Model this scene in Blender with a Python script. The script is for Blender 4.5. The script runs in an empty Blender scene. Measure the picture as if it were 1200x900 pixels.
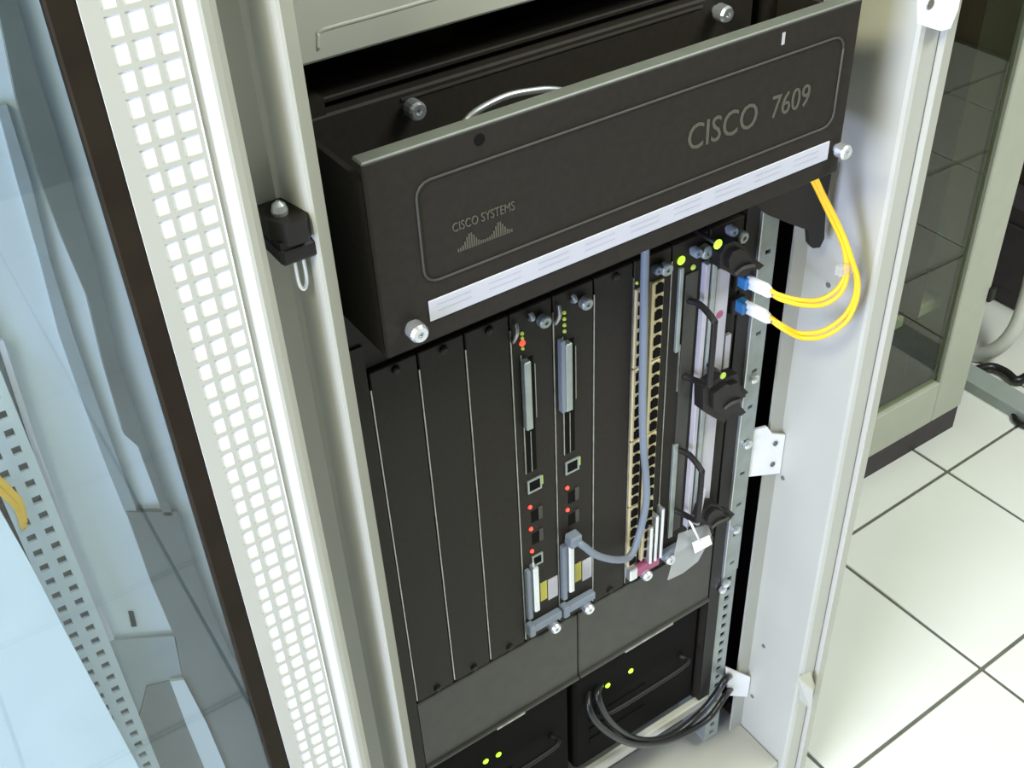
import bpy, bmesh, math, random
from mathutils import Vector, Matrix
random.seed(7)
SC = bpy.context.scene
COL = SC.collection

# ------------------------------------------------------------------ camera
F = 1334.55
RW = ((0.8268081438578248, -0.5610271363718158, -0.0404579473628969),
      (-0.37409477966652666, -0.4947526565684082, -0.7843933354158203),
      (0.4200492698203766, 0.6636779046140852, -0.6189428486140102))
CAM = (-0.25946025, -0.60226204, 0.86886914)
cd = bpy.data.cameras.new('camera')
cam = bpy.data.objects.new('camera', cd)
COL.objects.link(cam)
cd.sensor_width = 36.0
cd.lens = F / 1200.0 * 36.0
cd.clip_start = 0.01
r, u, b = Vector(RW[0]), -Vector(RW[1]), -Vector(RW[2])
cam.matrix_world = Matrix(((r.x, u.x, b.x, CAM[0]), (r.y, u.y, b.y, CAM[1]), (r.z, u.z, b.z, CAM[2]), (0, 0, 0, 1)))
SC.camera = cam

# ------------------------------------------------------------------ light
w = bpy.data.worlds.new('world')
SC.world = w
w.use_nodes = True
w.node_tree.nodes['Background'].inputs[0].default_value = (0.86, 0.95, 0.93, 1)
w.node_tree.nodes['Background'].inputs[1].default_value = 0.20
SC.view_settings.view_transform = 'Standard'
SC.view_settings.look = 'None'
SC.view_settings.gamma = 1.0
SC.view_settings.use_curve_mapping = False
SC.view_settings.exposure = 0.0


def area(name, loc, target, sx, sy, power, col):
    l = bpy.data.lights.new(name, 'AREA')
    l.shape = 'RECTANGLE'
    l.size, l.size_y, l.energy, l.color = sx, sy, power, col
    o = bpy.data.objects.new(name, l)
    COL.objects.link(o)
    o.location = loc
    o.rotation_euler = (Vector(target) - Vector(loc)).to_track_quat('-Z', 'Y').to_euler()
    return o


area('ceiling_lamp_light', (-1.15, -0.45, 1.75), (0.3, -0.05, 0.35), 0.9, 0.35, 48, (1.0, 0.98, 0.70))
area('aisle_lamp_light', (1.35, -1.2, 2.3), (1.0, -0.3, -0.5), 1.3, 0.6, 64, (0.94, 1.0, 0.94))
area('window_daylight', (-2.3, -0.82, 0.45), (0.4, -0.03, -0.35), 0.9, 1.3, 108, (0.56, 0.64, 1.0))


# ------------------------------------------------------------------ helpers
def at(px, py, ax, val):
    """point of the place seen at photo pixel (px, py) on the plane axis = val"""
    c = ((px - 600) / F, (py - 450) / F, 1.0)
    d = [sum(RW[k][i] * c[k] for k in range(3)) for i in range(3)]
    t = (val - CAM[ax]) / d[ax]
    return Vector([CAM[i] + t * d[i] for i in range(3)])


def mat(name, col, rough=0.5, metal=0.0, vary=0.06, scale=30.0, bump=0.0, spec=0.5, emit=None, es=0.0):
    m = bpy.data.materials.new(name)
    m.use_nodes = True
    nt = m.node_tree
    p = nt.nodes['Principled BSDF']
    p.inputs['Roughness'].default_value = rough
    p.inputs['Metallic'].default_value = metal
    p.inputs['Specular IOR Level'].default_value = spec
    tc = nt.nodes.new('ShaderNodeTexCoord')
    no = nt.nodes.new('ShaderNodeTexNoise')
    no.inputs['Scale'].default_value = scale
    no.inputs['Detail'].default_value = 4
    nt.links.new(tc.outputs['Object'], no.inputs['Vector'])
    rp = nt.nodes.new('ShaderNodeValToRGB')
    rp.color_ramp.elements[0].position = 0.3
    rp.color_ramp.elements[1].position = 0.7
    rp.color_ramp.elements[0].color = tuple(c * (1 - vary) for c in col) + (1,)
    rp.color_ramp.elements[1].color = tuple(min(1, c * (1 + vary)) for c in col) + (1,)
    nt.links.new(no.outputs['Fac'], rp.inputs['Fac'])
    nt.links.new(rp.outputs['Color'], p.inputs['Base Color'])
    if bump:
        bp = nt.nodes.new('ShaderNodeBump')
        bp.inputs['Strength'].default_value = bump
        bp.inputs['Distance'].default_value = 0.001
        nt.links.new(no.outputs['Fac'], bp.inputs['Height'])
        nt.links.new(bp.outputs['Normal'], p.inputs['Normal'])
    if emit:
        p.inputs['Emission Color'].default_value = emit + (1,)
        p.inputs['Emission Strength'].default_value = es
    return m


def glass(name, tint, refl=1.45, rough=0.01):
    m = bpy.data.materials.new(name)
    m.use_nodes = True
    nt = m.node_tree
    nt.nodes.clear()
    o = nt.nodes.new('ShaderNodeOutputMaterial')
    mx = nt.nodes.new('ShaderNodeMixShader')
    tr = nt.nodes.new('ShaderNodeBsdfTransparent')
    tr.inputs['Color'].default_value = tint + (1,)
    gl = nt.nodes.new('ShaderNodeBsdfGlossy')
    gl.inputs['Roughness'].default_value = rough
    lw = nt.nodes.new('ShaderNodeLayerWeight')          # Schlick reflectance, the same from both sides of the pane
    lw.inputs['Blend'].default_value = 0.5
    pw = nt.nodes.new('ShaderNodeMath')
    pw.operation = 'POWER'
    pw.inputs[1].default_value = 5.0
    nt.links.new(lw.outputs['Facing'], pw.inputs[0])
    f0 = ((refl - 1) / (refl + 1)) ** 2
    ma = nt.nodes.new('ShaderNodeMath')
    ma.operation = 'MULTIPLY_ADD'
    ma.inputs[1].default_value = 1 - f0
    ma.inputs[2].default_value = f0
    nt.links.new(pw.outputs[0], ma.inputs[0])
    nt.links.new(ma.outputs[0], mx.inputs[0])
    nt.links.new(tr.outputs[0], mx.inputs[1])
    nt.links.new(gl.outputs[0], mx.inputs[2])
    nt.links.new(mx.outputs[0], o.inputs[0])
    return m


M = {}
M['paint'] = mat('cream_cabinet_paint', (0.44, 0.44, 0.375), 0.42, vary=0.03, scale=9)
M['white'] = mat('white_plate', (0.92, 0.93, 0.93), 0.5, vary=0.03)
M['black'] = mat('black_router_paint', (0.018, 0.0142, 0.0102), 0.65, spec=0.3, vary=0.15, scale=180, bump=0.15)
M['dark'] = mat('dark_interior', (0.006, 0.005, 0.0045), 0.85, spec=0.12)
M['dgrey'] = mat('dark_grey_panel', (0.044, 0.042, 0.033), 0.55, vary=0.12, scale=60)
M['bplastic'] = mat('black_plastic', (0.013, 0.011, 0.010), 0.5, spec=0.3, vary=0.1)
M['rubber'] = mat('black_rubber', (0.020, 0.015, 0.009), 0.85, spec=0.1, vary=0.15)
M['zinc'] = mat('zinc_rail', (0.34, 0.38, 0.36), 0.42, 0.5, vary=0.1, scale=60)
M['steel'] = mat('bright_steel', (0.72, 0.74, 0.76), 0.3, 0.8, vary=0.06)
M['edge'] = mat('gasket_metal', (0.36, 0.36, 0.33), 0.4, 0.8, vary=0.2, scale=120)
M['lgrey'] = mat('light_grey_faceplate', (0.50, 0.48, 0.50), 0.5, 0.1, vary=0.05)
M['gold'] = mat('port_housing', (0.68, 0.58, 0.34), 0.45, 0.1, vary=0.1)
M['strip'] = mat('white_label_strip', (0.52, 0.52, 0.57), 0.5, vary=0.02)
M['mark'] = mat('grey_print', (0.45, 0.45, 0.52), 0.6)
M['letter'] = mat('faded_lettering', (0.085, 0.078, 0.055), 0.6)
M['yellow'] = mat('yellow_fibre_jacket', (0.95, 0.56, 0.02), 0.4, vary=0.05)
M['blue'] = mat('blue_plug', (0.03, 0.17, 0.42), 0.45)
M['bluegrey'] = mat('blue_grey_cable', (0.20, 0.235, 0.28), 0.5)
M['cord'] = mat('black_cord', (0.012, 0.012, 0.012), 0.35)
M['magenta'] = mat('magenta_lever', (0.36, 0.08, 0.17), 0.5)
M['ylabel'] = mat('yellow_sticker', (0.55, 0.50, 0.08), 0.6)
M['tile'] = mat('ivory_floor_tile', (0.84, 0.86, 0.80), 0.3, vary=0.025, scale=5)
M['grout'] = mat('grey_grout', (0.13, 0.135, 0.11), 0.9, vary=0.15)
M['wall'] = mat('dim_brown_wall', (0.13, 0.095, 0.06), 0.8, vary=0.15, scale=6)
M['paleblue'] = mat('pale_blue_paint', (0.54, 0.60, 0.63), 0.45, vary=0.03, scale=8)
M['mgrey'] = mat('mid_grey', (0.125, 0.14, 0.128), 0.6, vary=0.1)
M['bgrey'] = mat('blue_grey', (0.27, 0.31, 0.32), 0.6, vary=0.08)
M['sage'] = mat('sage_door_paint', (0.50, 0.52, 0.43), 0.45, vary=0.03)
M['plinth'] = mat('dark_plinth', (0.045, 0.035, 0.04), 0.6, vary=0.15)
M['hose'] = mat('white_hose', (0.66, 0.68, 0.62), 0.5)
M['trunk'] = mat('grey_trunking', (0.36, 0.41, 0.38), 0.5)
M['glass_l'] = glass('bluish_door_glass', (0.93, 0.965, 0.975), 1.5)
M['glass_r'] = glass('smoked_door_glass', (0.80, 0.83, 0.74), 1.6)
M['clear'] = mat('clear_plastic_film', (0.60, 0.62, 0.60), 0.3)
M['clear'].node_tree.nodes['Principled BSDF'].inputs['Alpha'].default_value = 0.36
M['red'] = mat('red_led', (0.8, 0.05, 0.03), 0.4, emit=(1.0, 0.07, 0.04), es=1.6)
M['green'] = mat('green_led', (0.4, 0.8, 0.05), 0.4, emit=(0.45, 1.0, 0.04), es=1.4)
M['lime'] = mat('dim_green_led', (0.3, 0.4, 0.05), 0.4, emit=(0.45, 0.6, 0.10), es=0.5)


class MB:
    def __init__(s):
        s.bm = bmesh.new()

    def box(s, x0, x1, y0, y1, z0, z1, bev=0.0, rot=None):
        t = bmesh.new()
        bmesh.ops.create_cube(t, size=1.0)
        for v in t.verts:
            v.co = Vector(((x0 + x1) / 2 + v.co.x * (x1 - x0), (y0 + y1) / 2 + v.co.y * (y1 - y0), (z0 + z1) / 2 + v.co.z * (z1 - z0)))
        if bev:
            bmesh.ops.bevel(t, geom=list(t.edges), offset=bev, segments=1, affect='EDGES')
        if rot:
            ctr = Vector(((x0 + x1) / 2, (y0 + y1) / 2, (z0 + z1) / 2))
            bmesh.ops.rotate(t, verts=t.verts, cent=ctr, matrix=rot)
        return s.add(t)

    def add(s, t):
        me = bpy.data.meshes.new('tmp')
        t.to_mesh(me)
        t.free()
        s.bm.from_mesh(me)
        bpy.data.meshes.remove(me)
        return s

    def prism(s, pts, vec):
        """closed polygon (list of Vectors) extruded along vec"""
        vec = Vector(vec)
        a = [s.bm.verts.new(p) for p in pts]
        c = [s.bm.verts.new(Vector(p) + vec) for p in pts]
        n = len(pts)
        s.bm.faces.new(a)
        s.bm.faces.new(c[::-1])
        for i in range(n):
            s.bm.faces.new((a[i], c[i], c[(i + 1) % n], a[(i + 1) % n]))
        return s

    def tube(s, pts, rad, seg=10, smooth=6, closed_caps=True):
        P = spline([Vector(p) for p in pts], smooth) if smooth else [Vector(p) for p in pts]
        rings = []
        up = Vector((0.13, 0.31, 0.94)).normalized()
        for i, p in enumerate(P):
            d = (P[min(i + 1, len(P) - 1)] - P[max(i - 1, 0)]).normalized()
            n = (up - d * up.dot(d))
            if n.length < 1e-4:
                n = Vector((1, 0, 0)) - d * d.x
            n.normalize()
            up = n
            bn = d.cross(n)
            rr = rad(i / (len(P) - 1)) if callable(rad) else rad
            rings.append([s.bm.verts.new(p + (n * math.cos(a) + bn * math.sin(a)) * rr) for a in [2 * math.pi * k / seg for k in range(seg)]])
        for i in range(len(rings) - 1):
            for k in range(seg):
                f = s.bm.faces.new((rings[i][k], rings[i][(k + 1) % seg], rings[i + 1][(k + 1) % seg], rings[i + 1][k]))
                f.smooth = True
        s.bm.faces.new(rings[0][::-1])
        s.bm.faces.new(rings[-1])
        return s

    def lathe(s, c, axis, prof, seg=16):
        """prof: list of (distance along axis, radius)"""
        axis = Vector(axis).normalized()
        c = Vector(c)
        n = axis.orthogonal().normalized()
        bn = axis.cross(n)
        rings = [[s.bm.verts.new(c + axis * h + (n * math.cos(2 * math.pi * k / seg) + bn * math.sin(2 * math.pi * k / seg)) * rr) for k in range(seg)] for h, rr in prof]
        for i in range(len(rings) - 1):
            for k in range(seg):
                s.bm.faces.new((rings[i][k], rings[i][(k + 1) % seg], rings[i + 1][(k + 1) % seg], rings[i + 1][k]))
        s.bm.faces.new(rings[0][::-1])
        s.bm.faces.new(rings[-1])
        return s

    def sheet_holes(s, x0, x1, z0, z1, y, th, holes_x, z_start, pitch, hz):
        """flat plate in the xz plane (front at y, back at y+th) with real rectangular holes"""
        xs = [x0]
        for a, c in holes_x:
            xs += [a, c]
        xs.append(x1)
        zs = [z0]
        z = z_start
        while z + hz < z1:
            zs += [z, z + hz]
            z += pitch
        zs.append(z1)
        cache = {}

        def V(i, j, k):
            key = (i, j, k)
            if key not in cache:
                cache[key] = s.bm.verts.new((xs[i], y + th * k, zs[j]))
            return cache[key]
        nx, nz = len(xs) - 1, len(zs) - 1
        solid = lambda i, j: 0 <= i < nx and 0 <= j < nz and not (i % 2 == 1 and j % 2 == 1)
        for i in range(nx):
            for j in range(nz):
                if not solid(i, j):
                    continue
                s.bm.faces.new((V(i, j, 0), V(i + 1, j, 0), V(i + 1, j + 1, 0), V(i, j + 1, 0)))
                s.bm.faces.new((V(i, j, 1), V(i, j + 1, 1), V(i + 1, j + 1, 1), V(i + 1, j, 1)))
                if not solid(i - 1, j):
                    s.bm.faces.new((V(i, j, 0), V(i, j + 1, 0), V(i, j + 1, 1), V(i, j, 1)))
                if not solid(i + 1, j):
                    s.bm.faces.new((V(i + 1, j, 0), V(i + 1, j, 1), V(i + 1, j + 1, 1), V(i + 1, j + 1, 0)))
                if not solid(i, j - 1):
                    s.bm.faces.new((V(i, j, 0), V(i, j, 1), V(i + 1, j, 1), V(i + 1, j, 0)))
                if not solid(i, j + 1):
                    s.bm.faces.new((V(i, j + 1, 0), V(i + 1, j + 1, 0), V(i + 1, j + 1, 1), V(i, j + 1, 1)))
        return s

    def mesh(s, name, m):
        bmesh.ops.recalc_face_normals(s.bm, faces=s.bm.faces)
        me = bpy.data.meshes.new(name)
        s.bm.to_mesh(me)
        s.bm.free()
        me.materials.append(m if not isinstance(m, str) else M[m])
        return me

    def build(s, name, m, parent=None, label=None):
        return link(name, s.mesh(name, m), parent, label)


def spline(P, n):
    if len(P) < 3:
        return P
    out = []
    for i in range(len(P) - 1):
        p0, p1, p2, p3 = P[max(i - 1, 0)], P[i], P[i + 1], P[min(i + 2, len(P) - 1)]
        for k in range(n):
            t = k / n
            out.append(0.5 * ((2 * p1) + (p2 - p0) * t + (2 * p0 - 5 * p1 + 4 * p2 - p3) * t * t + (3 * p1 - p0 - 3 * p2 + p3) * t ** 3))
    out.append(P[-1])
    return out


def link(name, me, parent=None, label=None, loc=None):
    o = bpy.data.objects.new(name, me)
    COL.objects.link(o)
    if parent:
        o.parent = parent
        o.matrix_parent_inverse = parent_inv(parent)
    if loc:
        o.location = loc
    if label:
        o['label'] = label
    return o


def parent_inv(p):
    m = Matrix.Identity(4)
    chain = []
    while p:
        chain.append(p)
        p = p.parent
    for q in reversed(chain):
        m = m @ q.matrix_parent_inverse @ Matrix.Translation(q.location)
    return m.inverted()


def thing(name, label, cat, loc, group=None):
    o = bpy.data.objects.new(name, None)
    COL.objects.link(o)
    o.location = loc
    o.empty_display_size = 0.05
    return tag(o, label, cat, group)


def tag(o, label, cat, group=None):
    o['label'] = label
    o['category'] = cat
    if group:
        o['group'] = group
    return o


def box(name, m, parent, x0, x1, y0, y1, z0, z1, bev=0.0, label=None):
    return MB().box(x0, x1, y0, y1, z0, z1, bev).build(name, m, parent, label)


def struct(o):
    o['kind'] = 'structure'
    return o


# ------------------------------------------------------------------ the setting
FZ = -0.523
P1, P2 = at(1110, 552.4, 2, FZ), at(1150.5, 783.5, 2, FZ)
YAW = 0.026
ex, ey = Vector((math.cos(YAW), math.sin(YAW), 0)), Vector((-math.sin(YAW), math.cos(YAW), 0))
d12 = P1 - P2
TX, TY = d12.dot(ex), d12.dot(ey)
floor = struct(MB().box(-2.6, 3.0, -3.2, 2.2, FZ - 0.06, FZ - 0.0025).build('floor', 'grout'))
floor['label'] = 'ivory tiled floor with grey joints'
G = 0.0028
tm = MB().box(-TX / 2 + G, TX / 2 - G, -TY / 2 + G, TY / 2 - G, -0.012, 0, 0.0012).mesh('tile', 'tile')
for i in range(-10, 8):
    for j in range(-10, 6):
        c = P1 + ex * TX * (i + 0.5) + ey * TY * (j + 0.5)
        if not (-2.2 < c.x < 2.72 and -2.6 < c.y < 1.85):
            continue
        o = link('tile', tm, floor)
        o.location = (c.x, c.y, FZ)
        o.rotation_euler = (0, 0, YAW)
wr = struct(MB().box(2.75, 2.85, -3.2, 2.05, FZ, 2.4).build('wall_right', 'wall'))
wr['label'] = 'dim brown wall at the far right edge'
wb = struct(MB().box(-2.6, 3.0, 1.95, 2.05, FZ, 2.4).build('wall_back', 'wall'))
wb['label'] = 'dim brown wall behind the cabinets'

# ------------------------------------------------------------------ main cabinet
CT = 1.45                                    # cabinet top
cab = thing('server_cabinet', 'cream server cabinet with open glass door holding the tall black router', 'cabinet', (0.20, 0.35, FZ))


def post(name, prof, z0=-0.50, z1=CT, m='paint'):
    pts = [Vector((x, y, z0)) for x, y in prof]
    return MB().prism(pts, (0, 0, z1 - z0)).build(name, m, cab)


# left post: valley, slanted bright face, narrow front edge, return
post('front_post', [(-0.105, -0.058), (-0.0665, -0.066), (-0.0648, -0.0720), (-0.0612, -0.0925), (-0.0600, -0.0965), (-0.0580, -0.0970), (-0.0560, -0.0945), (-0.0420, -0.0745), (-0.0420, -0.050), (-0.105, -0.045)])
# right post: deep inner face, front flange, groove, outer trim
post('front_post', [(0.4495, 0.000), (0.4495, -0.074), (0.4510, -0.0770), (0.4545, -0.0785), (0.4715, -0.0785), (0.4715, -0.070), (0.4735, -0.070), (0.4735, -0.0825), (0.4745, -0.0835), (0.4860, -0.0825), (0.4870, -0.081), (0.4870, 0.000)])
box('side_panel', 'paint', cab, 0.475, 0.487, 0.0, 0.80, -0.50, CT)
box('side_panel', 'paint', cab, -0.117, -0.105, -0.045, 0.80, -0.50, CT)
box('rear_panel', 'dark', cab, -0.105, 0.475, 0.79, 0.80, -0.50, CT)  # unseen back, put in with roof and sides to keep the inside dark
box('roof', 'paint', cab, -0.117, 0.487, -0.075, 0.80, CT, CT + 0.03)
box('base_plate', 'paint', cab, -0.042, 0.4495, -0.070, 0.05, -0.452, -0.417, 0.002)
box('base_plate', 'paint', cab, -0.105, 0.475, 0.05, 0.79, -0.452, -0.417)
box('plinth', 'paint', cab, -0.105, 0.475, -0.065, -0.045, FZ, -0.452, 0.002)
box('return_flange', 'paint', cab, 0.4310, 0.4495, 0.0, 0.003, -0.417, CT)
box('shade_liner', 'dark', cab, 0.4600, 0.4750, 0.004, 0.60, -0.417, CT)  # dark liner added for the unlit depth between rail and side wall
# header panel above the router
hp = MB()
hp.box(-0.042, 0.41, -0.012, 0.003, 0.612, CT - 0.1, 0.002)
hd = hp.build('header_panel', 'paint', cab)
e1 = [at(p[0], p[1], 1, -0.0112) for p in ((372, 58), (372, 42), (380, 34), (470, 9), (700, -58), (800, -87))]
MB().tube(e1, 0.0016, 6, 3).build('pressed_rib', 'paint', hd)

# right and left 19 inch rails with square holes
def rail(x0, x1, mirror=False):
    hw = 0.0075
    cx = (x0 + x1) / 2 + (0.001 if not mirror else -0.001)
    r = MB()
    r.sheet_holes(x0, x1, -0.40, 1.3, 0.0, 0.0022, [(cx - hw / 2, cx + hw / 2)], -0.392, 0.0159, 0.0075)
    r.box(x0 if not mirror else x1 - 0.002, x0 + 0.002 if not mirror else x1, 0.0022, 0.05, -0.40, 1.3)
    return r.build('mounting_rail', 'zinc', cab)


RL = rail(0.3835, 0.4060)
rail(-0.0620, -0.0420, True)
# cage nuts and rail screws on the right rail
for u_, v_ in ((883, 443), (875, 520), (862, 620), (850, 683), (846, 690)):
    p = at(u_, v_, 1, -0.0026)
    MB().lathe(p, (0, -1, 0), [(0, 0.0052), (0.003, 0.0052), (0.0045, 0.0035), (0.0052, 0.001)], 12).build('rail_screw', 'steel', RL)
# brackets that tie the rail to the post
br = MB()
br.prism([Vector((0.4065, 0.0, 0.112)), Vector((0.4065, 0.0, 0.048)), Vector((0.4485, -0.006, 0.034)), Vector((0.4485, -0.006, 0.088)), Vector((0.432, -0.003, 0.096)), Vector((0.424, -0.002, 0.109))], (0, 0.003, 0))
bk = br.build('rail_bracket', 'white', cab)
for z in (0.082, 0.053):
    MB().lathe((0.436, -0.0045, z), (0, -1, 0), [(0, 0.003), (0.0014, 0.0028), (0.0018, 0.001)], 10).build('rivet', 'mgrey', bk)
br = MB().prism([Vector((0.408, 0.0, -0.268)), Vector((0.418, -0.002, -0.330)), Vector((0.448, -0.006, -0.352)), Vector((0.448, -0.006, -0.312))], (0, 0.003, 0))
br.build('rail_bracket', 'white', cab)
for p in ((0.4493, -0.010, 0.03), (0.4493, -0.030, 0.285), (0.4493, -0.018, -0.24), (0.4493, -0.012, -0.345)):
    MB().lathe(p, (-1, 0, 0), [(0, 0.0028), (0.0008, 0.0026), (0.001, 0.001)], 8).build('small_plug', 'mgrey', cab)

# strike plate high on the right post, bent latch clip low
sp_ = [at(p[0], p[1], 1, -0.0845) for p in ((1075, -60), (1075, 27), (1082, 30), (1099, 35), (1110, 32), (1119, 10), (1132, -60))]
sp_ = MB().prism(sp_, (0, -0.003, 0)).build('strike_plate', 'white', cab)
p = at(1090, 5, 1, -0.0876)
MB().lathe(p + Vector((0, 0, 0)), (0, -1, 0), [(0, 0.004), (0.0006, 0.0038)], 14).build('oval_slot', 'edge', sp_).scale = (1, 1, 1)
lc = MB()
a, b_, c_, d_ = at(935, 795, 1, -0.079), at(953, 810, 1, -0.095), at(950, 832, 1, -0.095), at(937, 820, 1, -0.079)
lc.prism([a, b_, c_, d_], (0.0015, 0.0015, 0))
a2 = at(950, 788, 1, -0.079)
lc.prism([a, a2, at(955, 806, 1, -0.090), b_], (0.001, 0.001, 0.0012))
lc.build('latch_clip', 'paint', cab)

# hinge on the left post
hz = 0.570
hx0, hx1, hy0, hy1 = -0.0815, -0.0590, -0.103, -0.070
hg = MB()
hg.prism([Vector((hx0, hy1, hz)), Vector((hx0, -0.088, hz)), Vector((hx0 + 0.006, hy0 + 0.004, hz)), Vector((hx1 - 0.006, hy0 + 0.003, hz)), Vector((hx1, -0.092, hz)), Vector((hx1, hy1, hz))], (0, 0, -0.0135))
hg.box(hx0 + 0.001, hx1 + 0.002, hy0 + 0.007, hy1, hz - 0.0270, hz - 0.0155, 0.002)
hg.box(hx0 + 0.002, hx1 - 0.006, hy0 + 0.008, hy1, hz - 0.018, hz - 0.012)
hinge = hg.build('hinge', 'bplastic', cab)
MB().lathe((-0.0730, -0.086, hz - 0.002), (0, 0, 1), [(0, 0.0042), (0.004, 0.0046), (0.0075, 0.0036), (0.0095, 0.0012)], 14).build('hinge_pin', 'steel', hinge)
MB().tube([(-0.0715, -0.090, hz - 0.024), (-0.0715, -0.090, hz - 0.042), (-0.0690, -0.090, hz - 0.0475), (-0.0665, -0.090, hz - 0.042), (-0.0665, -0.090, hz - 0.024)], 0.0013, 8, 5).build('spring_clip', 'steel', hinge)

# the open door: folded edge, perforated strip, seal, glass
door = MB()
DZ0, DZ1 = -0.47, 1.40
door.prism([Vector((x, y, DZ0)) for x, y in [(-0.1085, -0.1000), (-0.1045, -0.1003), (-0.1035, -0.1010), (-0.1015, -0.1040), (-0.1000, -0.1053), (-0.0980, -0.1056), (-0.0940, -0.1045), (-0.0895, -0.1000), (-0.0880, -0.0960), (-0.0875, -0.0700), (-0.1085, -0.0700)]], (0, 0, DZ1 - DZ0))
door.box(-0.70, -0.089, -0.1005, -0.072, DZ0 - 0.05, DZ0)
door.box(-0.70, -0.089, -0.1005, -0.072, DZ1, DZ1 + 0.05)
door.box(-0.70, -0.66, -0.1005, -0.072, DZ0, DZ1)
door = door.build('door', 'paint', cab, 'open door with perforated edge strip and glass pane')
ps = MB().sheet_holes(-0.1490, -0.1085, DZ0, DZ1, -0.1005, 0.0007, [(-0.1400, -0.1331), (-0.1305, -0.1220), (-0.1192, -0.1107)], 0.6868 - 0.01268 * 91, 0.01268, 0.0098)
ps.build('perforated_strip', 'paint', door)
box('backing_sheet', 'white', door, -0.1490, -0.1085, -0.0997, -0.096, DZ0, DZ1)
MB().tube([(-0.1082, -0.1008, DZ0), (-0.1082, -0.1008, DZ1)], 0.0004, 6, 0).build('edge_bead', 'white', door)
box('glass_seal', 'rubber', door, -0.1620, -0.1490, -0.0995, -0.090, DZ0, DZ1, 0.0008)
box('glass_pane', 'glass_l', door, -0.66, -0.1620, -0.0970, -0.0930, DZ0, DZ1)

# ------------------------------------------------------------------ router
PW = 0.0406
rt = thing('network_router', 'tall black modular router with vertical cards and drop front cover', 'router', (0.1825, 0.20, -0.30))
CX0, CX1 = -0.018, 0.3825
# chassis shell: sides, back and shelves so that the bays are real
ch = MB()
ch.box(CX0, -0.001, 0.001, 0.46, -0.305, 0.585)
ch.box(0.3660, CX1, 0.001, 0.46, -0.305, 0.585)
ch.box(-0.001, 0.3660, 0.40, 0.46, -0.305, 0.585)
ch.box(-0.001, 0.3660, 0.004, 0.40, 0.376, 0.400)
ch.box(-0.001, 0.3660, 0.012, 0.40, -0.125, -0.117)
ch.box(-0.001, 0.3660, 0.04, 0.40, -0.305, -0.297)
ch.build('chassis', 'black', rt)
box('shelf_edge', 'paint', rt, CX0 + 0.01, 0.3830, -0.002, 0.008, -0.316, -0.300, 0.002, 'pale front edge of the support shelf')
# fan tray panel behind the cover
ft = box('fan_tray', 'black', rt, CX0, 0.352, 0.0, 0.030, 0.402, 0.574, 0.0015)
box('ledge', 'black', ft, CX0, 0.352, 0.006, 0.034, 0.578, 0.582, 0.001)
box('groove_bar', 'dgrey', ft, 0.05, 0.30, -0.0012, 0.002, 0.5685, 0.5700)


def thumbscrew(c, r=0.0065, L=0.011, parent=None, m='steel'):
    return MB().lathe(c, (0, -1, 0), [(0, r * 0.55), (L * 0.25, r * 0.55), (L * 0.28, r), (L * 0.85, r), (L, r * 0.8), (L, r * 0.35), (L * 0.86, r * 0.3)], 14).build('thumbscrew', m, parent)


for u_, v_ in ((486, 128), (847, 15)):
    thumbscrew(at(u_, v_, 1, -0.008) + Vector((0, 0.008, 0)), 0.0062, 0.014, ft)
hp_ = [at(p[0], p[1], 1, -0.035) for p in ((540, 150), (556, 132), (590, 114), (620, 107), (650, 105), (690, 112))]
MB().tube(hp_, 0.0022, 8, 6).build('wire_handle', 'steel', ft)

# card cage: nine slots
def card(k, m='black', z0=-0.012, z1=0.374, y=0.0):
    x0, x1 = k * PW, (k + 1) * PW
    c = box('line_card' if m != 'blank' else 'blank_panel', 'black', rt, x0 + 0.0012, x1 - 0.0004, y, y + 0.02, z0, z1, 0.0008)
    box('gasket', 'edge', c, x0 + 0.0000, x0 + 0.0011, y - 0.0004, y + 0.012, z0 + 0.004, z1 - 0.015)
    return c


cards = []
for k in range(9):
    c = card(k, 'blank' if k in (0, 1, 2, 5) else 'card')
    cards.append(c)
    if k in (0, 1, 2, 5):
        for z in (-0.0055, 0.368):
            MB().lathe((k * PW + PW * 0.55, 0, z), (0, -1, 0), [(0, 0.0035), (0.002, 0.0035), (0.003, 0.002)], 10).build('captive_screw', 'bplastic', c)


def rj(px, pz, parent, w_=0.0125, h_=0.0125, m='edge', y=0.0):
    f = MB()
    t = 0.0017
    f.box(px - w_ / 2, px - w_ / 2 + t, y - 0.0014, y + 0.001, pz - h_ / 2, pz + h_ / 2)
    f.box(px + w_ / 2 - t, px + w_ / 2, y - 0.0014, y + 0.001, pz - h_ / 2, pz + h_ / 2)
    f.box(px - w_ / 2 + t, px + w_ / 2 - t, y - 0.0014, y + 0.001, pz + h_ / 2 - t, pz + h_ / 2)
    f.box(px - w_ / 2 + t, px + w_ / 2 - t, y - 0.0014, y + 0.001, pz - h_ / 2, pz - h_ / 2 + t)
    o = f.build('console_port', m, parent)
    MB().box(px - w_ / 2 + t, px + w_ / 2 - t, y - 0.0006, y + 0.0008, pz - h_ / 2 + t, pz + h_ / 2 - t).build('port_opening', 'dark', parent)
    return o


def led(c, m, parent, r=0.002):
    return MB().lathe(c, (0, -1, 0), [(0, r), (0.0008, r), (0.0018, r * 0.6), (0.002, r * 0.1)], 10).build('status_led', m, parent)


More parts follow.
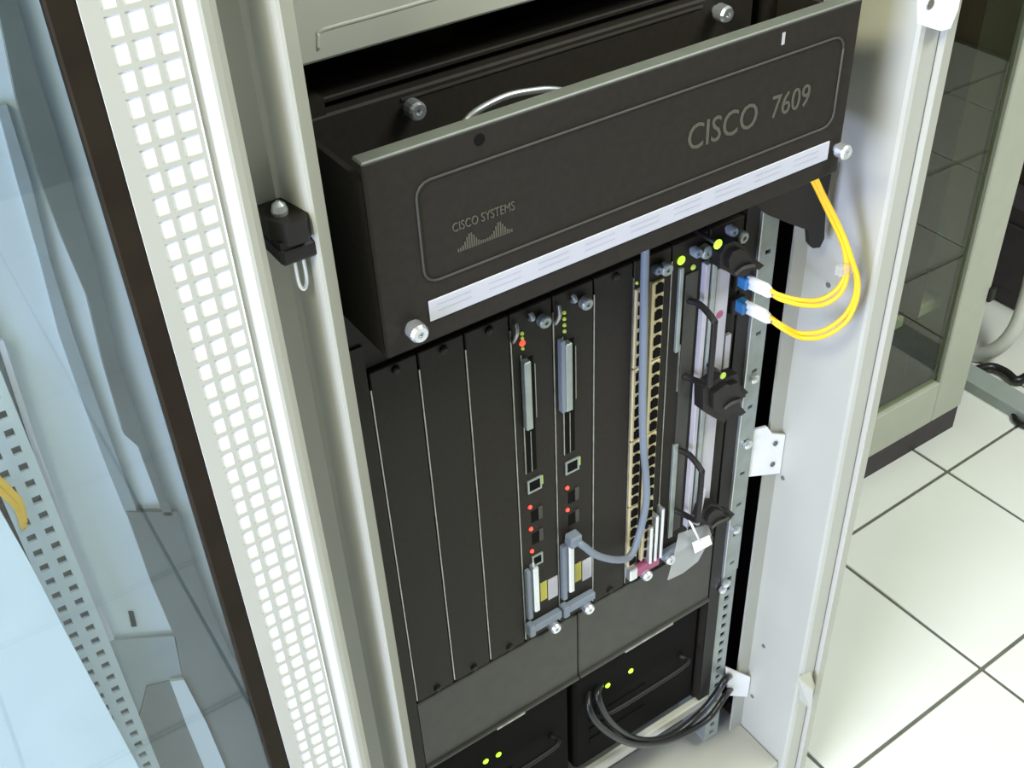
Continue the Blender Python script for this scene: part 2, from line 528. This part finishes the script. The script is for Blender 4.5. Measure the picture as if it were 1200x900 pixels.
def supervisor(k, dz, second):
    c = cards[k]
    x = k * PW
    # leds
    if not second:
        for z, m, r_ in ((0.3520, 'lime', 0.0016), (0.3475, 'lime', 0.0014), (0.3426, 'red', 0.0028), (0.3375, 'lime', 0.0014)):
            led((x + 0.0112, 0, z), m, c, r_)
    else:
        for z in (0.3545, 0.3485, 0.3425, 0.3365):
            led((x + 0.0112, 0, z), 'lime', c, 0.0016)
    # flash card slot: frame, silver ejector bar, dark slot
    box('slot_recess', 'dark', c, x + 0.0095, x + 0.0205, -0.0006, 0.001, 0.205, 0.326)
    box('slot_edge', 'edge', c, x + 0.0085, x + 0.0095, -0.0010, 0.001, 0.205, 0.332)
    box('slot_edge', 'edge', c, x + 0.0215, x + 0.0222, -0.0010, 0.001, 0.262, 0.318)
    if second:
        box('flash_card', 'bluegrey', c, x + 0.0045, x + 0.0085, -0.0055, 0.001, 0.2570, 0.3310, 0.0004)
    b0 = MB().box(x + 0.0085, x + 0.0150, -0.0065, 0.001, 0.2570, 0.3270, 0.0008)
    b0.build('ejector_bar', 'zinc', c, 'pale grey ejector bar')
    box('slot_slit', 'edge', c, x + 0.0150, x + 0.0157, -0.0010, 0.001, 0.205, 0.250)
    # ports
    rj(x + 0.0172, 0.188, c, 0.0148, 0.0148, 'zinc')
    box('port_lamp', 'lime', c, x + 0.0255, x + 0.0265, -0.0006, 0.001, 0.184, 0.194)
    zl = (0.1637, 0.1365, 0.1080) if not second else (0.1640, 0.1365)
    for z in zl:
        led((x + 0.0118, 0, z + 0.0), 'red', c, 0.0021)
    for z in (0.1500, 0.1220):
        t_ = MB()
        t_.box(x + 0.0130, x + 0.0240, -0.0004, 0.0006, z - 0.0068, z + 0.0068)
        t_.build('module_slot', 'dark', c)
        box('slot_flap', 'dgrey', c, x + 0.0200, x + 0.0245, -0.0016, 0.0006, z - 0.006, z + 0.009, 0.0005)
    rj(x + 0.0172, 0.094, c, 0.0118, 0.0135, 'zinc')
    # silver ejector at the foot, stickers
    ez = 0.0885 if not second else 0.0960
    box('ejector_lever', 'steel', c, x + 0.0080, x + 0.0142, -0.008, 0.001, 0.0320, ez + 0.004, 0.0012)
    box('lever_side', 'bluegrey', c, x + 0.0025, x + 0.0080, -0.0050, 0.001, 0.0220, ez, 0.001)
    box('yellow_sticker', 'ylabel', c, x + 0.0195, x + 0.0270, -0.0006, 0.001, 0.0340, 0.0590)
    box('white_sticker', 'lgrey', c, x + 0.0282, x + 0.0395, -0.0006, 0.001, 0.0300, 0.0580)
    for s_ in range(5):
        box('print_line', 'mark', c, x + 0.0300, x + 0.0370, -0.0008, 0.001, 0.0330 + s_ * 0.0042, 0.0345 + s_ * 0.0042)
    lv = MB()
    lv.box(x + 0.0030, x + 0.0400, -0.0075, 0.001, 0.0030, 0.0125, 0.0015)
    lv.box(x + 0.0010, x + 0.0080, -0.0085, 0.001, 0.0000, 0.0150, 0.0012)
    lv.build('extractor_bar', 'bluegrey', c)
    thumbscrew(Vector((x + 0.0290, 0, -0.0020)), 0.0058, 0.013, c)
    thumbscrew(Vector((x + 0.0290, 0, 0.3590)), 0.0056, 0.009, c, 'zinc')
    MB().tube([(x + 0.0190, -0.001, 0.3630), (x + 0.0180, -0.006, 0.3665), (x + 0.0180, -0.003, 0.3700)], 0.0022, 8, 4).build('lever_tip', 'zinc', c)
    MB().tube([(x + 0.0020, -0.001, 0.3480), (x + 0.0035, -0.005, 0.3580), (x + 0.0050, -0.002, 0.3660)], 0.0018, 8, 4).build('lever_tip', 'edge', c)


supervisor(3, 0, False)
supervisor(4, 0, True)

# slot 6: 48 copper ports in two columns
c6 = cards[6]
x6 = 6 * PW
pm = MB()
pm.box(-0.0038, 0.0038, -0.0010, 0.0006, -0.0042, 0.0042)
pm.box(-0.0018, 0.0018, -0.0010, 0.0006, 0.0042, 0.0056)
pm = pm.mesh('copper_port', M['dark'])
for cx in (0.0075, 0.0262):
    for g in range(4):
        z1_ = 0.3470 - g * 0.0835
        box('port_housing', 'gold', c6, x6 + cx - 0.0058, x6 + cx + 0.0058, -0.0022, 0.001, z1_ - 0.0815, z1_, 0.0005)
        for q_ in range(6):
            o = link('copper_port', pm, c6)
            o.location = (x6 + cx + 0.0004, -0.0024, z1_ - 0.0074 - q_ * 0.01345)
            o.matrix_parent_inverse = parent_inv(c6)
box('housing_rib', 'gold', c6, x6 + 0.0175, x6 + 0.0198, -0.0040, 0.001, 0.016, 0.348, 0.0004)
led((x6 + 0.0035, 0, 0.3530), 'lime', c6, 0.0014)
thumbscrew(Vector((x6 + 0.0300, 0, 0.3590)), 0.0060, 0.009, c6, 'zinc')
thumbscrew(Vector((x6 + 0.0210, 0, 0.3610)), 0.0040, 0.008, c6, 'bluegrey')
for dx, zt in ((0.0250, 0.062), (0.0315, 0.074), (0.0385, 0.080)):
    box('ejector_lever', 'steel', c6, x6 + dx, x6 + dx + 0.0036, -0.009, 0.001, 0.010, zt, 0.001)
box('magenta_lever', 'magenta', c6, x6 + 0.0080, x6 + 0.0400, -0.0075, 0.001, 0.0000, 0.0110, 0.001)
box('lever_end', 'steel', c6, x6 + 0.0010, x6 + 0.0110, -0.0085, 0.001, -0.0005, 0.0150, 0.0012)
thumbscrew(Vector((x6 + 0.0215, 0, -0.0020)), 0.0060, 0.013, c6)

# slot 7: card with two black grab handles and pale guide strips
c7 = cards[7]
x7 = 7 * PW
box('guide_strip', 'zinc', c7, x7 + 0.0080, x7 + 0.0122, -0.0030, 0.001, 0.262, 0.350, 0.0005)
box('guide_strip', 'edge', c7, x7 + 0.0135, x7 + 0.0148, -0.0014, 0.001, 0.215, 0.268)
box('guide_strip', 'zinc', c7, x7 + 0.0135, x7 + 0.0190, -0.0030, 0.001, 0.025, 0.150, 0.0005)
box('face_step', 'dgrey', c7, x7 + 0.0160, x7 + 0.0300, -0.0016, 0.001, 0.03, 0.34, 0.0004)
for u_, v_, m_, r_ in ((798, 305, 'green', 0.0042), (812, 313, 'lime', 0.0026)):
    led(at(u_, v_, 1, -0.001), m_, c7, r_)
for t_ in ((0.312, 0.230), (0.140, 0.060)):
    zt, zb = t_
    xh = x7 + 0.0245
    MB().tube([(xh - 0.004, 0.0, zt), (xh, -0.012, zt), (xh, -0.029, zt - 0.006), (xh, -0.031, zt - 0.014), (xh, -0.031, zb + 0.014), (xh, -0.029, zb + 0.006), (xh, -0.012, zb), (xh - 0.004, 0.0, zb)], 0.0030, 10, 4).build('grab_handle', 'bplastic', c7, 'black grab handle')
thumbscrew(Vector((x7 + 0.0320, 0, 0.3595)), 0.0062, 0.010, c7, 'zinc')
thumbscrew(Vector((x7 + 0.0215, 0, 0.3630)), 0.0046, 0.010, c7, 'bluegrey')
thumbscrew(Vector((x7 + 0.0120, 0, 0.0010)), 0.0060, 0.012, c7, 'steel')
box('extractor_bar', 'bluegrey', c7, x7 + 0.003, x7 + 0.039, -0.0070, 0.001, 0.002, 0.0100, 0.0012)

# slot 8: pale faceplate, dark optics column
c8 = cards[8]
x8 = 8 * PW
box('face_strip', 'lgrey', c8, x8 - 0.0060, x8 - 0.0012, -0.0060, 0.001, 0.030, 0.345, 0.0005)
box('face_strip', 'zinc', c8, x8 + 0.0010, x8 + 0.0060, -0.0070, 0.001, 0.030, 0.345, 0.0005)
box('face_strip', 'lgrey', c8, x8 + 0.0080, x8 + 0.0240, -0.0050, 0.001, 0.040, 0.335, 0.0006)
box('face_strip', 'lgrey', c8, x8 + 0.0270, x8 + 0.0340, -0.0040, 0.001, 0.205, 0.255, 0.0006)
MB().lathe((x8 + 0.0150, -0.005, 0.285), (0, -1, 0), [(0, 0.004), (0.0004, 0.004)], 12).build('round_mark', 'magenta', c8)
for u_, v_, m_, r_, y_ in ((841, 286, 'green', 0.0044, -0.027), (847, 440, 'lime', 0.0034, -0.027)):
    q = at(u_, v_, 1, y_)
    MB().tube([q, Vector((q.x, 0.0, q.z))], 0.0020, 8, 0).build('light_pipe', 'bplastic', c8)
    led(q, m_, c8, r_)
thumbscrew(at(863, 274, 1, -0.004), 0.0060, 0.010, c8, 'zinc')
thumbscrew(at(852, 267, 1, -0.004), 0.0046, 0.010, c8, 'bluegrey')
op = [at(873, 329, 1, -0.006), at(869, 358, 1, -0.006)]
for p in op:
    box('optic_port', 'bplastic', c8, p.x - 0.010, p.x + 0.006, -0.006, 0.001, p.z - 0.008, p.z + 0.008, 0.0008)

# lower bay door, its seam and edge trim; power supply bay below
lp = box('lower_cover', 'dgrey', rt, -0.001, 0.1850, 0.0, 0.010, -0.1165, -0.0150, 0.0012)
lp2 = box('lower_cover', 'dgrey', rt, 0.1862, 0.3660, 0.0, 0.010, -0.1165, -0.0150, 0.0012)
box('lip', 'dgrey', lp, -0.001, 0.1850, -0.0030, 0.006, -0.1165, -0.1125, 0.0008)
box('lip', 'dgrey', lp2, 0.1862, 0.3660, -0.0030, 0.006, -0.1165, -0.1125, 0.0008)
box('latch_tab', 'edge', lp2, 0.245, 0.312, -0.0042, 0.002, -0.1165, -0.1135, 0.0005)
box('latch_tab', 'edge', lp, 0.080, 0.115, -0.0042, 0.002, -0.1165, -0.1135, 0.0005)
for i, x0 in enumerate((0.002, 0.186)):
    ps_ = box('power_supply', 'dark', rt, x0, x0 + 0.176, 0.008, 0.30, -0.2965, -0.128, 0.003)
    for z in (-0.22, -0.24, -0.26):
        box('vent_bar', 'dark', ps_, x0 + 0.02, x0 + 0.10, 0.0065, 0.012, z, z + 0.008)
    MB().tube([(x0 + 0.03, 0.008, -0.200), (x0 + 0.03, -0.006, -0.200), (x0 + 0.09, -0.008, -0.200), (x0 + 0.15, -0.006, -0.200), (x0 + 0.15, 0.008, -0.200)], 0.003, 8, 4).build('grab_handle', 'bplastic', ps_)
    for u_, v_ in (((569, 892), (584, 884)) if i == 0 else ((712, 803), (739, 786))):
        led(at(u_, v_, 1, 0.0075), 'green', ps_, 0.0034)
# cable guide clips on the right flank
for x0_, y0_, outline in ((710, 240, ((752, 330), (790, 262), (850, 240), (905, 265), (935, 300), (965, 345), (1045, 400), (1010, 428), (965, 425), (935, 455), (900, 480), (845, 470), (800, 440), (752, 420))),
                        (710, 380, ((640, 430), (700, 385), (760, 342), (800, 352), (830, 340), (868, 325), (885, 395), (940, 450), (905, 475), (880, 500), (890, 545), (925, 580), (890, 605), (810, 600), (780, 652), (705, 612), (640, 572))),
                        (710, 530, ((618, 452), (640, 385), (690, 342), (750, 350), (790, 395), (850, 408), (822, 440), (775, 450), (745, 482), (690, 492), (650, 474)))):
    pts = [at(x0_ + a / 5.624, y0_ + c / 5.624, 1, -0.020) for a, c in outline]
    ctr = sum(pts, Vector()) / len(pts)
    g = MB().prism(pts, (0, 0.012, 0))
    g.prism([ctr + (p - ctr) * 0.72 + Vector((0, -0.004, 0)) for p in pts], (0, 0.006, 0))
    g.box(ctr.x - 0.006, ctr.x + 0.006, -0.008, 0.002, ctr.z - 0.007, ctr.z + 0.007)
    k_ = g.build('cable_clip', 'bplastic', rt, 'black plastic cable guide clip')
    MB().tube([ctr + Vector((-0.010, -0.0045, -0.006)), ctr + Vector((-0.004, -0.006, -0.002)), ctr + Vector((0.006, -0.006, -0.003)), ctr + Vector((0.013, -0.003, -0.007))], 0.0016, 8, 4).build('clip_finger', 'dgrey', k_)
# dark flange between cards and rail, seen as black column
box('side_flange', 'bplastic', rt, 0.3662, 0.3825, -0.001, 0.001, -0.300, 0.400)
box('side_flange', 'black', rt, CX0, -0.0012, -0.001, 0.001, -0.300, 0.400)

ear = MB()
ear.sheet_holes(0.3826, 0.4050, -0.088, 0.395, -0.0024, 0.0020, [(0.3920, 0.3985)], -0.075, 0.0445, 0.0042)
ear = ear.build('mounting_ear', 'zinc', rt)
box('ear_edge', 'steel', ear, 0.3820, 0.3834, -0.0040, -0.0010, -0.088, 0.395)
# drop front cover
BY = -0.077
bz = thing  # (readability)
cv = MB()
BX0, BX1, BZ0, BZ1 = -0.018, 0.381, 0.4415, 0.577
cv.box(BX0, BX1, BY, BY + 0.004, BZ0, BZ1, 0.0015)
cv.box(BX0, BX0 + 0.004, BY + 0.004, 0.000, BZ0 + 0.001, BZ1 - 0.012)
cv.box(BX1 - 0.004, BX1, BY + 0.004, 0.000, BZ0 + 0.001, BZ1 - 0.012)
cv.box(BX0 + 0.004, BX1 - 0.004, BY + 0.004, BY + 0.030, BZ0, BZ0 + 0.003)
cover = cv.build('front_cover', 'black', rt, 'black drop front cover with white stripe')
box('top_lip', mat('cover_lip_paint', (0.115, 0.125, 0.105), 0.4, vary=0.1, scale=40), cover, BX0, BX1, BY + 0.0005, BY + 0.0125, BZ1 - 0.002, BZ1 + 0.0006, 0.0008)
# pressed panel outline (rounded rectangle rib)
fx0, fx1, fz0, fz1, rr = 0.0135, 0.3665, 0.4855, 0.5545, 0.010
ring = []
for cx, cz, a0 in ((fx1 - rr, fz1 - rr, 0), (fx0 + rr, fz1 - rr, 90), (fx0 + rr, fz0 + rr, 180), (fx1 - rr, fz0 + rr, 270)):
    for k in range(5):
        a = math.radians(a0 + k * 22.5)
        ring.append(Vector((cx + rr * math.cos(a), BY - 0.0004, cz + rr * math.sin(a))))
ring.append(ring[0])
MB().tube(ring, 0.0009, 6, 0).build('pressed_rib', 'dgrey', cover)
st = box('label_strip', 'strip', cover, 0.0142, 0.3660, BY - 0.0012, BY, 0.4575, 0.4728, 0.0004, 'white label stripe')
for k in range(9):
    xx = 0.0200 + k * 0.0386
    for z in (0.4685, 0.4640):
        box('print_line', 'mark', st, xx, xx + 0.0245, BY - 0.0015, BY - 0.001, z, z + 0.0009)
thumbscrew(Vector((0.0005, BY, 0.4600)), 0.0064, 0.013, cover)
thumbscrew(Vector((0.3750, BY, 0.4640)), 0.0060, 0.012, cover)
MB().lathe((0.0590, BY, 0.5685), (0, -1, 0), [(0, 0.0038), (0.0003, 0.0038)], 14).build('screw_hole', 'dark', cover)
box('screw_slot', 'lgrey', cover, 0.3035, 0.3060, BY - 0.0004, BY, 0.5630, 0.5715)


def lettering(txt, x0, x1, zb, hgt, y, parent, m='letter', shear=0.0):
    cu = bpy.data.curves.new('lettering', 'FONT')
    cu.body = txt
    cu.size = 1.0
    cu.extrude = 0.02
    cu.resolution_u = 3
    cu.shear = shear
    o = bpy.data.objects.new('tmp_text', cu)
    COL.objects.link(o)
    dg = bpy.context.evaluated_depsgraph_get()
    me = bpy.data.meshes.new_from_object(o.evaluated_get(dg))
    bpy.data.objects.remove(o)
    xs = [v.co.x for v in me.vertices]
    ys = [v.co.y for v in me.vertices]
    zs = [v.co.z for v in me.vertices]
    for v in me.vertices:
        x = x0 + (v.co.x - min(xs)) / (max(xs) - min(xs)) * (x1 - x0)
        z = zb + (v.co.y - min(ys)) / (max(ys) - min(ys)) * hgt
        yy = y - (v.co.z - min(zs)) / (max(zs) - min(zs)) * 0.0005
        v.co = (x, yy, z)
    me.name = 'lettering'
    me.materials.clear()
    me.materials.append(M[m])
    return link('lettering', me, parent)


lettering('CISCO', 0.2235, 0.2870, 0.5085, 0.0190, BY, cover)
lettering('7609', 0.3010, 0.3380, 0.5095, 0.0170, BY, cover)
lettering('CISCO SYSTEMS', 0.0360, 0.0815, 0.5140, 0.0062, BY, cover)
lg = MB()
for k in range(25):
    hh = 0.0022 + 0.0085 * max(math.exp(-((k - 5.5) / 2.6) ** 2), math.exp(-((k - 18.5) / 2.6) ** 2))
    lg.box(0.0385 + k * 0.00165, 0.0385 + k * 0.00165 + 0.0010, BY - 0.0004, BY, 0.4990, 0.4990 + hh)
lg.build('emblem', 'letter', cover)
# black cable guide plate hanging under the cover at the right
gp = [at(p[0], p[1], 1, -0.03) for p in ((880, 236), (975, 200), (968, 240), (966, 280), (961, 290), (953, 291), (948, 285), (947, 270), (925, 262), (900, 252))]
MB().prism(gp, (0, 0.004, 0)).build('cable_guide', 'bplastic', rt)

# ------------------------------------------------------------------ cables
def fibre(name, label, path_px, conn, blue):
    t = thing(name, label, 'cable', path(path_px)[0], 'yellow fibre cords')
    P = path(path_px)
    for off in (Vector((0, 0, 0.0015)), Vector((0.0010, -0.0026, -0.0022))):
        MB().tube([p + off * (1.15 if i > len(P) - 6 else 0.8) for i, p in enumerate(P)], 0.0021, 8, 6).build('strand', 'yellow', t)
    e = P[-1]
    d = (conn - e)
    for off in (Vector((0, 0, 0.003)), Vector((0.0010, -0.003, -0.0030))):
        MB().tube([e + off * 0.6, e + d * 0.2 + off, conn + off], lambda s: 0.0026 + 0.0013 * min(1, s * 4), 8, 0).build('plug_body', 'white', t, 'white plug body')
    bl = MB()
    bl.box(conn.x - 0.006, conn.x + 0.004, conn.y - 0.004, conn.y + 0.008, conn.z - 0.0062, conn.z + 0.0055, 0.0012)
    bl.build('plug_head', 'blue', t, 'blue plug head')
    return t


def path(L):
    return [at(a, c, 1, y) for a, c, y in L]


fibre('fiber_cord', 'yellow fibre cord making the upper, tighter loop beside the cards',
      [(948, 205, -0.050), (958, 225, -0.052), (970, 250, -0.054), (982, 275, -0.060), (990, 298, -0.066), (990, 322, -0.070), (980, 341, -0.068), (960, 353, -0.060), (935, 353, -0.050), (912, 347, -0.040), (903, 342, -0.034)],
      at(876, 330, 1, -0.012), None)
fibre('fiber_cord', 'yellow fibre cord making the lower, wider loop beside the cards',
      [(952, 203, -0.052), (962, 225, -0.054), (975, 250, -0.057), (987, 276, -0.064), (996, 302, -0.072), (1003, 325, -0.076), (1001, 350, -0.076), (987, 374, -0.072), (962, 390, -0.062), (936, 392, -0.052), (915, 382, -0.044), (902, 373, -0.034)],
      at(873, 359, 1, -0.012), None)
tie = MB()
q = at(993, 312, 1, -0.070)
tie.box(q.x - 0.012, q.x + 0.007, q.y - 0.004, q.y + 0.004, q.z - 0.006, q.z + 0.004, 0.0015)
tag(tie.build('cable_clip', 'clear'), 'clear plastic clip holding the two yellow fibre cords together', 'clip')

gc = [at(*p) for p in ((676, 634, 1, -0.010), (684, 640, 1, -0.016), (700, 651, 1, -0.018), (722, 656, 1, -0.016), (738, 652, 1, -0.012), (748, 630, 1, -0.010), (757, 590, 1, -0.009), (757, 560, 1, -0.009), (754, 520, 1, -0.009), (753, 470, 1, -0.009), (754, 400, 1, -0.009), (755, 340, 1, -0.009), (756, 300, 1, -0.010), (756, 285, 1, -0.012))]
gt = thing('network_cable', 'blue-grey network cable running down over the copper ports to the second card', 'cable', gc[0])
MB().tube(gc, 0.0036, 10, 5).build('jacket', 'bluegrey', gt)
q = gc[0]
MB().box(q.x - 0.009, q.x + 0.004, -0.014, -0.0024, q.z - 0.004, q.z + 0.009, 0.0015).build('plug', 'bluegrey', gt)

pc = [at(*p) for p in ((705, 800, 1, 0.014), (700, 815, 1, 0.0), (712, 842, 1, -0.010), (735, 862, 1, -0.014), (760, 868, 1, -0.014), (790, 860, 1, -0.012), (820, 836, 1, -0.010), (838, 815, 1, -0.012), (850, 796, 1, -0.012), (858, 790, 1, 0.02), (862, 786, 1, 0.06))]
tag(MB().tube(pc, 0.0044, 10, 6).build('power_cord', 'cord'), 'black power cord hanging in a low loop below the router', 'cord', 'black power cords')
pc = [at(*p) for p in ((690, 806, 1, 0.014), (690, 830, 1, -0.004), (705, 852, 1, -0.014), (735, 870, 1, -0.022), (765, 872, 1, -0.022), (798, 862, 1, -0.020), (830, 842, 1, -0.016), (850, 815, 1, -0.010), (862, 800, 1, 0.02), (868, 792, 1, 0.06))]
tag(MB().tube(pc, 0.0040, 10, 6).build('power_cord', 'cord'), 'thinner black power cord lying along the front of the shelf edge', 'cord', 'black power cords')
cb = [at(*p) for p in ((700, 795, 1, 0.010), (692, 808, 1, 0.004), (690, 822, 1, 0.002))]

# clear plastic film with a white tag at the foot of the handle card
fl = thing('plastic_bag', 'clear plastic film with white tag hanging at the foot of the cards', 'bag', at(812, 650, 1, -0.02))
fp = [at(*p) for p in ((796, 626, 1, -0.016), (830, 614, 1, -0.016), (834, 628, 1, -0.022), (818, 658, 1, -0.026), (800, 672, 1, -0.026), (783, 680, 1, -0.026), (790, 655, 1, -0.022))]
MB().prism(fp, (0, 0.0012, 0)).build('film', 'clear', fl)
tp = [at(*p) for p in ((811, 636, 1, -0.0235), (831, 627, 1, -0.0235), (834, 637, 1, -0.0235), (814, 648, 1, -0.0235))]
MB().prism(tp, (0, -0.001, 0)).build('tag', 'white', fl)
MB().tube([at(826, 572, 1, -0.020), at(822, 590, 1, -0.020), at(817, 614, 1, -0.018)], lambda s: 0.0016 + 0.0008 * s, 8, 4).build('film_neck', 'lgrey', fl)
MB().tube([at(808, 610, 1, -0.022), at(820, 634, 1, -0.024)], 0.0012, 6, 0).build('tie_string', 'white', fl)

# ------------------------------------------------------------------ neighbour cabinet behind the glass of the open door
NY = -0.045
nb = thing('server_cabinet', 'pale blue cabinet seen through the glass of the open door', 'cabinet', (-0.43, 0.35, FZ))
box('body', 'paleblue', nb, -0.72, -0.125, NY, 0.80, -0.48, CT)
box('plinth', 'plinth', nb, -0.70, -0.13, NY + 0.02, 0.78, FZ, -0.48)


def npoly(name, m, pts, th=0.004, parent=nb, y=NY):  # flat shapes standing in for blurred forms and reflections in the glass
    P = [at(a, c, 1, y) for a, c in pts]
    return MB().prism(P, (0, -th, 0)).build(name, m, parent)


npoly('reflection_band', 'mgrey', [(-14, -40), (6, -40), (44, 90), (78, 200), (108, 300), (137, 420), (166, 505), (200, 600), (190, 600), (160, 520), (143, 505), (118, 420), (100, 345), (70, 275), (42, 200), (16, 110)], 0.004)  # dark warped reflection in the door glass, put in as a grey strip
npoly('reflection_band', 'bgrey', [(-6, 120), (6, 120), (34, 210), (56, 300), (84, 390), (116, 480), (140, 545), (160, 600), (146, 600), (118, 530), (92, 460), (66, 385), (44, 300), (18, 210)], 0.003)  # paler reflection beside it, likewise shaped as a flat strip
npoly('lower_reflection', 'mgrey', [(146, 596), (206, 596), (226, 660), (262, 750), (290, 800), (325, 900), (345, 960), (170, 960), (150, 880), (170, 800), (212, 790), (204, 745), (176, 680)], 0.004)  # dark foot of the bands and reflected floor, put in as grey
npoly('foot_panel', 'bgrey', [(122, 748), (202, 742), (212, 792), (190, 800), (205, 850), (235, 920), (175, 920), (140, 800)], 0.003)
npoly('foot_strip', 'paleblue', [(196, 792), (212, 790), (238, 840), (270, 915), (245, 915), (216, 845)], 0.006)
npoly('slot_mark', 'dark', [(150, 716), (156, 716), (160, 733), (154, 734)], 0.0008)
npoly('edge_bead', 'strip', [(-6, 395), (2, 395), (36, 500), (72, 600), (108, 690), (132, 745), (126, 747), (100, 690), (62, 600), (28, 500)], 0.004)
# its rail with two columns of square holes
xa = at(62, 650, 1, NY - 0.006).x
nr = MB().sheet_holes(xa - 0.013, xa + 0.011, -0.30, 0.62, NY - 0.006, 0.002, [(xa - 0.0095, xa - 0.0045), (xa + 0.001, xa + 0.006)], -0.29, 0.0125, 0.0055)
nr.build('mounting_rail', 'paleblue', nb)
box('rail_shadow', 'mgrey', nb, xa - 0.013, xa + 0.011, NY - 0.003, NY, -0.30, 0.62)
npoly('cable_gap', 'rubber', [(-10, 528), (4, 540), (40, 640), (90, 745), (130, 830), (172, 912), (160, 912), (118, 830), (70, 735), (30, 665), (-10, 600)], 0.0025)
for k in range(2):
    pp = [at(a, c, 1, NY - 0.006) for a, c in ((-8, 556 + k * 12), (8, 572 + k * 10), (22, 588 + k * 9), (28, 612 + k * 6))]
    MB().tube(pp, 0.0022, 8, 4).build('patch_cord', 'yellow', nb)
wp = [at(a, c, 1, NY - 0.018) for a, c in ((-60, 470), (-4, 590), (30, 650), (78, 742), (166, 905), (200, 980), (-60, 980))]  # pale panel added for the bright reflection in the door glass
tag(MB().prism(wp, (0, -0.006, 0)).build('reflection_panel', mat('reflection_panel_tone', (0.56, 0.64, 0.66), 0.5, vary=0.03)), 'plain pale panel standing in for the bright reflection at lower left in the door glass', 'panel')

# ------------------------------------------------------------------ glass-fronted cabinet at the right
RY = 0.293
RX1 = 1.266
rc = thing('server_cabinet', 'glass-fronted cabinet with dark plinth standing on the tiles at right', 'cabinet', (0.95, 0.60, FZ))
box('plinth', 'plinth', rc, 0.64, RX1 - 0.004, RY + 0.002, 0.92, FZ, -0.472)
box('side_panel', 'sage', rc, RX1 - 0.012, RX1, RY + 0.02, 0.92, -0.472, CT)
box('side_panel', 'sage', rc, 0.64, 0.652, RY + 0.02, 0.92, -0.472, CT)
box('rear_panel', 'dgrey', rc, 0.652, RX1 - 0.012, 0.90, 0.92, -0.472, CT)
box('base_plate', 'dgrey', rc, 0.652, RX1 - 0.012, RY + 0.02, 0.90, -0.472, -0.44)
box('roof', 'sage', rc, 0.64, RX1, RY + 0.02, 0.92, CT, CT + 0.03)
dr = MB()
dr.box(1.186, RX1, RY, RY + 0.018, -0.472, CT, 0.002)
dr.box(0.64, 0.72, RY, RY + 0.018, -0.472, CT, 0.002)
dr.box(0.72, 1.186, RY, RY + 0.018, -0.472, -0.383, 0.002)
dr.box(0.72, 1.186, RY, RY + 0.018, CT - 0.09, CT, 0.002)
dr = dr.build('door', 'sage', rc)
box('glass_pane', 'glass_r', dr, 0.72, 1.186, RY + 0.008, RY + 0.012, -0.383, CT - 0.09)
box('door_lock', 'bplastic', dr, RX1 - 0.006, RX1 + 0.010, RY - 0.006, RY + 0.008, -0.245, -0.215, 0.003)
box('shelf', 'sage', rc, 0.70, 1.215, RY + 0.05, 0.60, -0.262, -0.238, 0.003)
box('device', 'trunk', rc, 0.80, 1.170, RY + 0.08, 0.55, -0.238, -0.222, 0.004)
for x_ in (1.03, 1.075):
    box('rail', 'sage', rc, x_, x_ + 0.014, RY + 0.07, RY + 0.09, -0.44, 0.30)
box('cable_bundle', 'rubber', rc, 1.105, 1.165, RY + 0.05, RY + 0.12, -0.44, 0.95, 0.01)
box('device', 'dgrey', rc, 0.80, 1.06, RY + 0.07, 0.60, 0.15, 0.26, 0.004)

# ------------------------------------------------------------------ things behind, at the right edge
def fl_(a, c, z):
    return at(a, c, 2, z)


t0, t1 = fl_(1128, 444, FZ + 0.02), fl_(1206, 490, FZ + 0.02)
t0.z = t1.z = FZ
dd = (t1 - t0).normalized()
nn = Vector((-dd.y, dd.x, 0))
tr = MB().prism([t0 - dd * 0.6, t1 + dd * 0.8, t1 + dd * 0.8 + Vector((0, 0, 0.022)), t0 - dd * 0.6 + Vector((0, 0, 0.022))], nn * 0.05)
tag(tr.build('floor_trunking', 'trunk'), 'grey cable trunking lying on the floor at far right', 'trunking')
hs = [at(*p) for p in ((1128, 414, 0, 1.46), (1148, 416, 0, 1.46), (1170, 407, 0, 1.47), (1188, 387, 0, 1.49), (1200, 358, 0, 1.52), (1210, 320, 0, 1.55), (1222, 260, 0, 1.58))]
tag(MB().tube(hs, 0.014, 12, 6).build('flexible_hose', 'hose'), 'white hose curving up behind the glass-fronted cabinet', 'hose')
wc = MB().box(1.76, 2.25, 0.32, 1.25, FZ, 1.10, 0.004)
wc.box(1.752, 1.76, 0.36, 0.77, -0.25, 1.06, 0.002)
wc.box(1.752, 1.76, 0.80, 1.21, -0.25, 1.06, 0.002)
tag(wc.build('wooden_cupboard', 'wall'), 'dim brown cupboard at the right edge behind the white hose', 'cupboard')
db = MB().box(1.66, 1.745, 0.35, 0.95, FZ, -0.30, 0.004)  # dark box added for the shadowed patch behind the hose
db.box(1.655, 1.66, 0.38, 0.92, -0.48, -0.34, 0.001)
tag(db.build('shadow_box', 'plinth'), 'low dark box added for the shadow in front of the brown cupboard behind the white hose', 'box')
bc = [fl_(*p) for p in ((1160, 462, FZ + 0.006), (1166, 462, FZ + 0.006), (1172, 472, FZ + 0.006), (1186, 478, FZ + 0.006), (1190, 492, FZ + 0.006), (1203, 500, FZ + 0.006), (1230, 505, FZ + 0.006))]
tag(MB().tube(bc, 0.0055, 8, 6).build('floor_cable', 'cord'), 'black cable snaking on the tiles in front of the trunking', 'cable')
bd = [fl_(*p) for p in ((1136, 436, FZ + 0.012), (1160, 430, FZ + 0.012), (1178, 436, FZ + 0.012), (1192, 446, FZ + 0.012), (1208, 438, FZ + 0.012))]
tag(MB().tube(bd, 0.009, 8, 6).build('cable_bundle', 'cord'), 'black cable bundle under the white hose behind the trunking', 'cable')
